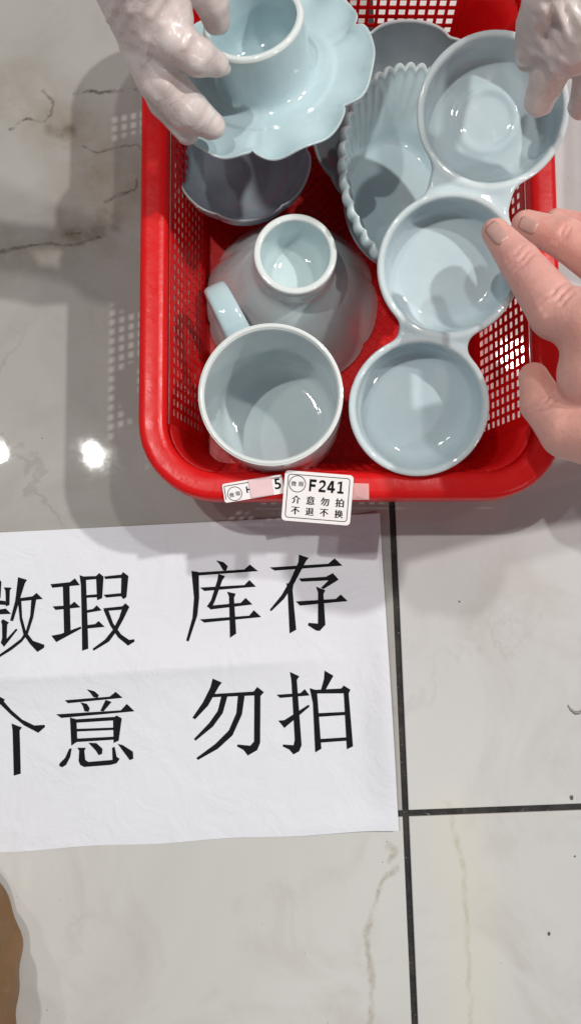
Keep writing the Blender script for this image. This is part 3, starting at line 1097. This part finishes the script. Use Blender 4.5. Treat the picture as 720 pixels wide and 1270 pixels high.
tme = surface_nets(triple, (-0.150, -0.056, -0.034), (0.150, 0.056, 0.006), 0.0009)
co = np.empty(len(tme.vertices) * 3, np.float32); tme.vertices.foreach_get('co', co); co = co.reshape(-1, 3)
qmin = np.min([np.abs(np.hypot(co[:, 0] - l.x, co[:, 1] - l.y) - r + 0.0021) for l, r in zip(L, RB)], axis=0)
edv = np.clip(1 - qmin / 0.0022, 0, 1) * (co[:, 2] > -0.0016) * 0.45
at = tme.attributes.new('edge', 'FLOAT', 'POINT'); at.data.foreach_set('value', edv.astype(np.float32))
tri = link('triple_dish', tme, M_TRI)
sm = tri.modifiers.new('soften', 'SMOOTH'); sm.factor = 0.5; sm.iterations = 5
tri.matrix_world = MT
tag(tri, 'pale celadon dish of three joined round bowls lying across the right side of the basket', 'dish')


# ------------------------------------------------------------------ tags on the basket's front rim
def text_mesh(s, size, bold=0.0, z=0.0):
    cu = bpy.data.curves.new('print', 'FONT')
    cu.body = s; cu.size = size; cu.align_x = 'CENTER'; cu.align_y = 'CENTER'
    cu.offset = bold
    cu.resolution_u = 3
    o = bpy.data.objects.new('print', cu); COL.objects.link(o)
    bpy.context.view_layer.update()
    dg = bpy.context.evaluated_depsgraph_get()
    me = bpy.data.meshes.new_from_object(o.evaluated_get(dg))
    bpy.data.objects.remove(o); bpy.data.curves.remove(cu)
    return me

def join_at(items):
    """[(mesh, x, y, z)] -> one mesh, each centred on its own box"""
    bmj = bmesh.new()
    for m_, x, y, z, fit in items:
        b2 = bmesh.new(); b2.from_mesh(m_)
        if len(b2.verts):
            xs = [v.co.x for v in b2.verts]; ys = [v.co.y for v in b2.verts]
            cx, cy = (min(xs) + max(xs)) / 2, (min(ys) + max(ys)) / 2
            k = (fit / (max(xs) - min(xs))) if fit else 1.0
            for v in b2.verts:
                v.co = Vector(((v.co.x - cx) * k + x, (v.co.y - cy) * k + y, z))
        t_ = bpy.data.meshes.new('t'); b2.to_mesh(t_); b2.free()
        bmj.from_mesh(t_); bpy.data.meshes.remove(t_)
    for f_ in bmj.faces:
        f_.normal_update()
        if f_.normal.z < 0: f_.normal_flip()
    me = bpy.data.meshes.new('shape'); bmj.to_mesh(me); bmj.free()
    return me

def rr_outline(w, h, r, n=6):
    out = []
    for sx, sy, a0 in ((1, 1, 0), (-1, 1, 90), (-1, -1, 180), (1, -1, 270)):
        for i in range(n + 1):
            t = math.radians(a0 + 90 * i / n)
            out.append((sx * (w / 2 - r) + r * math.cos(t), sy * (h / 2 - r) + r * math.sin(t)))
    return out

def slab(w, h, r, t):
    o = rr_outline(w, h, r)
    n = len(o)
    v = [(x, y, 0) for x, y in o] + [(x, y, -t) for x, y in o]
    f = [tuple(range(n)), tuple(range(2 * n - 1, n - 1, -1))] + [(i, n + i, n + (i + 1) % n, (i + 1) % n) for i in range(n)]
    return fix_normals(mesh(v, f, smooth=False))

def outline_ring(pts, wd, z):
    n = len(pts)
    c = np.array(pts)
    nrm = []
    for i in range(n):
        t = c[(i + 1) % n] - c[i - 1]; t = t / (np.linalg.norm(t) + 1e-9)
        nrm.append((t[1], -t[0]))
    v = [(c[i][0] + nrm[i][0] * wd / 2, c[i][1] + nrm[i][1] * wd / 2, z) for i in range(n)] + [(c[i][0] - nrm[i][0] * wd / 2, c[i][1] - nrm[i][1] * wd / 2, z) for i in range(n)]
    f = [(i, (i + 1) % n, n + (i + 1) % n, n + i) for i in range(n)]
    me = fix_normals(mesh(v, f, smooth=False))
    return me

def frame_on(c_px, right_px, down_px, z, zdown=None):
    zd = z if zdown is None else zdown
    c = P(*c_px, (z + zd) / 2)
    xr = P(*right_px, (z + zd) / 2) - c
    yd = P(*down_px, zd) - P(*c_px, (z + zd) / 2)
    xa = xr.normalized(); za = xa.cross(-yd).normalized(); ya = za.cross(xa).normalized()
    return Matrix(((xa.x, ya.x, za.x, c.x), (xa.y, ya.y, za.y, c.y), (xa.z, ya.z, za.z, c.z), (0, 0, 0, 1)))

ZT = 0.0955
pr = text_mesh
tagF = empty('number_tag')
tag(tagF, 'white rectangular number tag reading F241 taped over the front rim', 'tag')
tagF.matrix_world = frame_on((393.5, 617.5), (437, 621), (391, 649), ZT, ZT - 0.003)
U = px(1, ZT)                                   # one photo pixel at that height, in metres
card = link('card', slab(86 * U, 63 * U, 5 * U, 0.0009), M_TAGW, tagF)
bord = outline_ring(rr_outline(77 * U, 54 * U, 3.5 * U), 0.9 * U, 0.00012)
logo = outline_ring([(-26.5 * U + 10.2 * U * math.cos(a), 15.5 * U + 10.2 * U * math.sin(a)) for a in np.linspace(0, 2 * math.pi, 40, endpoint=False)], 0.9 * U, 0.00014)
link('printed_border', bord, M_INK, tagF)
link('printed_logo', join_at([(logo, -26.5 * U, 15.5 * U, 0.00014, 0), (pr('微', 0.003, 0.00002), -31 * U, 15.5 * U, 0.00014, 6.6 * U), (pr('瑕', 0.003, 0.00002), -22 * U, 15.5 * U, 0.00014, 6.6 * U)]), M_INK, tagF)
def stroke_print(ch, x0, y0, w, h):
    G = {'F': [[(0, 0), (.3, 0), (.3, 1), (0, 1)], [(.3, .78), (1, .78), (1, 1), (.3, 1)], [(.3, .38), (.9, .38), (.9, .6), (.3, .6)]],
         '2': [[(0, 0), (1, 0), (1, .2), (.34, .2), (.86, .5), (.97, .68), (.95, .84), (.8, .96), (.5, 1.01), (.22, .97), (.03, .88), (.03, .68), (.26, .78), (.48, .81), (.64, .76), (.68, .66), (.6, .54), (0, .19)]],
         '4': [[(.52, 0), (.82, 0), (.82, 1), (.52, 1)], [(0, .2), (.52, .2), (.52, .4), (.3, .4), (.52, .72), (.52, 1), (.46, 1), (0, .4)], [(.82, .2), (1.02, .2), (1.02, .4), (.82, .4)]],
         '1': [[(.05, 0), (.95, 0), (.95, .18), (.05, .18)], [(.36, .18), (.66, .18), (.66, 1), (.45, 1), (.36, .95)], [(.02, .74), (.36, .84), (.36, .99), (.02, .9)]]}[ch]
    v, f = [], []
    for poly in G:
        b = len(v)
        v += [(x0 + w * x, y0 + h * y, 0.00016) for x, y in poly]
        f += [[b + q for q in t] for t in tessellate_polygon([[Vector((x, y, 0)) for x, y in poly]])]
    return mesh(v, f, smooth=False)
bmj = bmesh.new()
for ch, x in zip('F241', (-11.5, 0.5, 11.0, 23.5)):
    bmj.from_mesh(stroke_print(ch, x * U, 7.5 * U, (8.6 if ch != '4' else 9.6) * U, 15.2 * U))
bmesh.ops.recalc_face_normals(bmj, faces=bmj.faces)
for f_ in bmj.faces:
    f_.normal_update()
    if f_.normal.z < 0: f_.normal_flip()
big = bpy.data.meshes.new('shape'); bmj.to_mesh(big); bmj.free()
link('printed_number', big, M_INK, tagF)
small = []
for row, y in (('介意勿拍', -4.0), ('不退不换', -18.0)):
    for ch, x in zip(row, (-26.5, -8.5, 9.5, 28.0)):
        for q in range(3):              # three slightly shifted layers make the print bold
            small.append((pr(ch, 10.5 * U), (x + (q - 1) * 0.35) * U, y * U, 0.00016 + 0.00002 * q, 10.2 * U))
link('printed_line', join_at(small), M_INK, tagF)
# clear tape peeking out on the tag's right
tp = mesh([(42 * U, 22 * U, -0.0022), (63 * U, 23 * U, -0.0026), (65 * U, 3 * U, -0.0030), (42 * U, 1 * U, -0.0022),
           (50 * U, 6 * U, -0.0012), (58 * U, 17 * U, -0.0016)], [(0, 3, 4, 5), (0, 5, 1), (1, 5, 2), (2, 5, 4), (2, 4, 3)], smooth=False)
link('tape', fix_normals(tp), M_CLEAR, tagF)

tagO = empty('number_tag')
tag(tagO, 'old partly covered white tag under pink tape beside the F241 tag', 'tag')
tagO.matrix_world = frame_on((314, 606), (350, 600), (316, 617), 0.0918, 0.0912)
link('card', slab(76 * U, 24 * U, 3 * U, 0.0007), M_TAGW, tagO)
lg = outline_ring([(-24 * U + 9 * U * math.cos(a), -3.5 * U + 8.6 * U * math.sin(a)) for a in np.linspace(0, 2 * math.pi, 40, endpoint=False)], 0.8 * U, 0.00014)
ln = mesh([(-36 * U, 8.4 * U, 0.00012), (38 * U, 8.4 * U, 0.00012), (38 * U, 9.3 * U, 0.00012), (-36 * U, 9.3 * U, 0.00012)], [(0, 1, 2, 3)], False)
ln2 = mesh([(-36.2 * U, -8 * U, 0.00012), (-35.3 * U, -8 * U, 0.00012), (-35.3 * U, 8.2 * U, 0.00012), (-36.2 * U, 8.2 * U, 0.00012)], [(0, 1, 2, 3)], False)
link('printed_border', join_at([(ln, 1 * U, 8.8 * U, 0.00012, 0), (ln2, -35.8 * U, 0, 0.00012, 0)]), M_INK, tagO)
link('printed_logo', join_at([(lg, -24 * U, -2.5 * U, 0.00014, 0), (pr('微', 0.003, 0.00002), -28 * U, -3.5 * U, 0.00014, 6 * U), (pr('瑕', 0.003, 0.00002), -20 * U, -3 * U, 0.00014, 6 * U)]), M_INK, tagO)
link('printed_number', join_at([(pr('H', 16 * U, 0.5 * U), -5.5 * U, 0, 0.00016, 7 * U), (pr('5', 16 * U, 0.3 * U), 31 * U, 1 * U, 0.00016, 8 * U)]), M_INK, tagO)
tape2 = slab(29 * U, 23 * U, 0.6 * U, 0.0003)
tq = link('pink_tape', tape2, M_TAPE, tagO)
tq.location = (10 * U, 0.2 * U, 0.0007)


# ------------------------------------------------------------------ hands
gl, _t = hand_mesh([[(u, v, z - 0.028, r) for u, v, z, r in ch] for ch in [
    [(60, -330, 0.31, 72), (120, -150, 0.27, 74), (160, -50, 0.238, 62), (184, 22, 0.216, 50), (196, 62, 0.205, 34)],
    [(200, 5, 0.222, 40), (216, 52, 0.219, 29), (244, 70, 0.213, 25), (268, 80, 0.205, 16), (279, 86, 0.201, 8)],
    [(182, 50, 0.208, 38), (200, 100, 0.199, 31), (232, 135, 0.188, 27), (262, 156, 0.180, 18)],
    [(186, 70, 0.196, 32), (206, 125, 0.184, 24), (232, 165, 0.175, 15)],
    [(190, -90, 0.245, 36), (236, -40, 0.232, 28), (262, 2, 0.214, 23), (268, 26, 0.204, 18)],
]], k_out=0.0016, wrinkle=0.0003, creases=[
    ([(205, -8), (186, 18), (180, 45), (178, 78)], 0.0016), ([(178, -20), (160, 12), (150, 36)], 0.0013), ([(190, -20), (172, 10), (164, 34)], 0.0011),
    ([(158, -20), (142, 8), (134, 24)], 0.0012), ([(236, 44), (228, 58)], 0.0010), ([(200, 30), (190, 52)], 0.0012)])
o = link('gloved_hand', gl, M_GLOVE)
tag(o, 'hand in a thin translucent glove gripping the raised cup stand', 'hand', 'gloved hands')

gr, _t = hand_mesh([
    [(770, -420, 0.25, 76), (758, -220, 0.24, 72), (746, -50, 0.228, 60), (732, 30, 0.220, 46), (712, 56, 0.212, 36), (686, 46, 0.209, 25)],
    [(700, -60, 0.245, 36), (676, -6, 0.228, 29), (664, 30, 0.208, 25), (655, 62, 0.190, 19), (652, 76, 0.183, 14)],
    [(735, 10, 0.225, 40), (704, 52, 0.205, 32), (680, 92, 0.186, 25), (668, 125, 0.172, 20)],
    [(760, 20, 0.222, 40), (738, 90, 0.195, 28), (722, 130, 0.175, 19)],
], k_out=0.0016, wrinkle=0.0003, creases=[
    ([(662, 24), (668, 44), (680, 64), (686, 84), (692, 91), (712, 91)], 0.0014), ([(672, 10), (684, 36), (700, 56), (716, 74)], 0.0016),
    ([(690, 4), (704, 40), (722, 72)], 0.0018), ([(680, 62), (696, 72), (712, 80)], 0.0010), ([(704, 0), (722, 34)], 0.0012)])
o = link('gloved_hand', gr, M_GLOVE_B)
tag(o, 'hand in a creased thin glove holding the far end of the triple dish', 'hand', 'gloved hands')

DZ = -0.082
bare, skin_top = hand_mesh([[(u, v, z + DZ, r) for u, v, z, r in ch] for ch in [
    [(1700, 270, 0.290, 92), (1350, 330, 0.285, 82), (1080, 385, 0.282, 74), (920, 425, 0.284, 76), (810, 435, 0.280, 78), (750, 464, 0.272, 60)],
    [(790, 395, 0.285, 52), (735, 402, 0.281, 43), (690, 387, 0.272, 36), (644, 325, 0.258, 26), (614, 288, 0.249, 18)],
    [(830, 370, 0.270, 48), (762, 336, 0.258, 33), (700, 296, 0.246, 26), (652, 279, 0.236, 19)],
    [(860, 360, 0.26, 44), (790, 310, 0.242, 30), (725, 284, 0.228, 20), (690, 274, 0.222, 16)],
    [(880, 370, 0.25, 40), (820, 320, 0.235, 24), (770, 300, 0.22, 18)],
    [(840, 520, 0.283, 70), (770, 540, 0.275, 52), (705, 532, 0.262, 38), (672, 500, 0.252, 28), (661, 468, 0.246, 19)],
]], k_in=0.008, k_out=0.0014, h=0.0010, creases=[
    ([(632, 330), (645, 322), (656, 309)], -0.0006), ([(637, 336), (650, 327), (661, 314)], -0.0006), ([(627, 323), (639, 316), (650, 303)], -0.0004),
    ([(672, 382), (690, 372), (705, 356)], -0.0007), ([(677, 390), (695, 379), (710, 363)], -0.0006), ([(667, 374), (684, 365), (699, 350)], -0.0005),
    ([(684, 300), (694, 292), (700, 280)], -0.0006), ([(690, 303), (700, 294), (706, 283)], -0.0005),
    ([(655, 508), (672, 500), (688, 488)], -0.0006), ([(660, 514), (677, 506), (692, 494)], -0.0005)])
hand_o = link('hand', bare, M_SKIN)
tag(hand_o, 'bare hand reaching in with spread fingers over the middle bowl', 'hand')

def nail(tip, base, w):
    d2 = Vector((tip[0] - base[0], tip[1] - base[1])); d2n = d2.normalized(); s2 = Vector((-d2n.y, d2n.x))
    v, f = [], []
    N, Mm = 8, 6
    for i in range(N + 1):
        t = i / N
        ww = w * (0.88 + 0.12 * math.sin(math.pi * t)) * (1 if 0 < i < N else 0.7)
        for j in range(Mm + 1):
            q = (j / Mm - 0.5) * 2
            uv = Vector(base) + d2 * t + s2 * q * ww
            p = skin_top(uv.x, uv.y, -0.0004)
            if p is None: p = skin_top(uv.x - d2n.x * 5 - s2.x * q * 4, uv.y - d2n.y * 5 - s2.y * q * 4, 0.0005)
            v.append(p)
    for i in range(N):
        for j in range(Mm):
            k0 = i * (Mm + 1) + j
            f.append((k0, k0 + 1, k0 + Mm + 2, k0 + Mm + 1))
    o = link('nail', fix_normals(mesh(v, f)), M_NAIL, hand_o)
    so = o.modifiers.new('thickness', 'SOLIDIFY'); so.thickness = 0.0009; so.offset = 0
nail((606, 279), (624, 300), 10)
nail((644, 275), (664, 284), 9)


# ------------------------------------------------------------------ brown leather thing at the bottom left edge
def bag_material():
    k = NT('brown_leather')
    tc = k.n('ShaderNodeTexCoord').outputs['Object']
    n = k.noise(tc, 30, 5, 0.6)
    c = k.mix(k.ramp(n, [(0.3, 0.0), (0.7, 1.0)]), (0.16, 0.073, 0.015), (0.24, 0.112, 0.028))
    k.bump(k.noise(tc, 350, 3, 0.6), 0.25, 0.001)
    return k.set(**{'Base Color': c, 'Roughness': 0.42})
M_BROWN = bag_material()
c0 = P(-82, 1240, 0.03)
def bag(X, Y, Z):
    x, y, z = X - c0.x, Y - c0.y, Z
    q = np.sqrt((x / 0.046) ** 2 + (y / 0.088) ** 2)
    body_ = (q - 1) * 0.046 + 0.12 * np.clip(z - 0.02, 0, 1)
    d = np.maximum(body_ + 0.006, np.maximum(-z, z - 0.115) + 0.006)
    d = np.sqrt(np.maximum(body_ + 0.006, 0) ** 2 + np.maximum(np.maximum(0.001 - z, z - 0.115) + 0.006, 0) ** 2) + np.minimum(d, 0) - 0.006
    fold = 0.0016 * np.sin(y * 95 + 40 * x + 1.2 * np.sin(z * 70)) + 0.0009 * np.sin(y * 210 - z * 90)
    return d + fold
bme = surface_nets(bag, (c0.x - 0.06, c0.y - 0.1, -0.001), (c0.x + 0.06, c0.y + 0.1, 0.125), 0.0016)
o = link('leather_bag', bme, M_BROWN)
tag(o, 'brown leather bag with folded side standing at the corner of the floor', 'bag')


# ------------------------------------------------------------------ bits of dirt on the tiles
M_DIRT = simple('dirt', (0.10, 0.095, 0.085), 0.8, 0.3, 900)
def crumb(u, v, r, label, k=1.0):
    bmx = bmesh.new()
    bmesh.ops.create_icosphere(bmx, subdivisions=2, radius=r)
    for w in bmx.verts:
        s_ = 1 + 0.35 * math.sin(w.co.x * 4000 + u) * math.cos(w.co.y * 3500 + v)
        w.co = Vector((w.co.x * s_ * k, w.co.y * s_, w.co.z * 0.5))
    m_ = bpy.data.meshes.new('shape'); bmx.to_mesh(m_); bmx.free()
    o = link('dirt_crumb', m_, M_DIRT)
    p = P(u, v, 0); o.location = (p.x, p.y, r * 0.42)
    tag(o, label, 'dirt', 'bits of dirt on the tiles')
crumb(708, 989, 0.0014, 'dark crumb of dirt on the tile above the cross grout line', 0.7)
crumb(680, 1158, 0.0012, 'dark crumb of dirt on the lower right tile', 0.7)
crumb(712, 1062, 0.0007, 'tiny dark speck on the tile near the picture edge')
crumb(569, 746, 0.0006, 'tiny dark speck on the tile by the basket shadow tip')
pts = [(704, 875), (707, 880), (712, 884), (718, 884), (724, 878), (727, 880)]
v, f = [], []
for i, (u, w) in enumerate(pts):
    c = P(u, w, 0.0006); hw = 0.0012 * (1 - abs(i - 2.2) / 5)
    v += [c + Vector((0, hw, 0)), c + Vector((0, 0, 0.0007)), c - Vector((0, hw, 0)), c - Vector((0, 0, 0.0004))]
for i in range(len(pts) - 1):
    for k in range(4):
        f.append((i * 4 + k, i * 4 + (k + 1) % 4, i * 4 + 4 + (k + 1) % 4, i * 4 + 4 + k))
o = link('dirt_scrap', fix_normals(mesh(v, f)), simple('scrap', (0.30, 0.29, 0.27), 0.7, 0.4, 600))
tag(o, 'curled grey scrap lying on the tile at the far side', 'dirt')
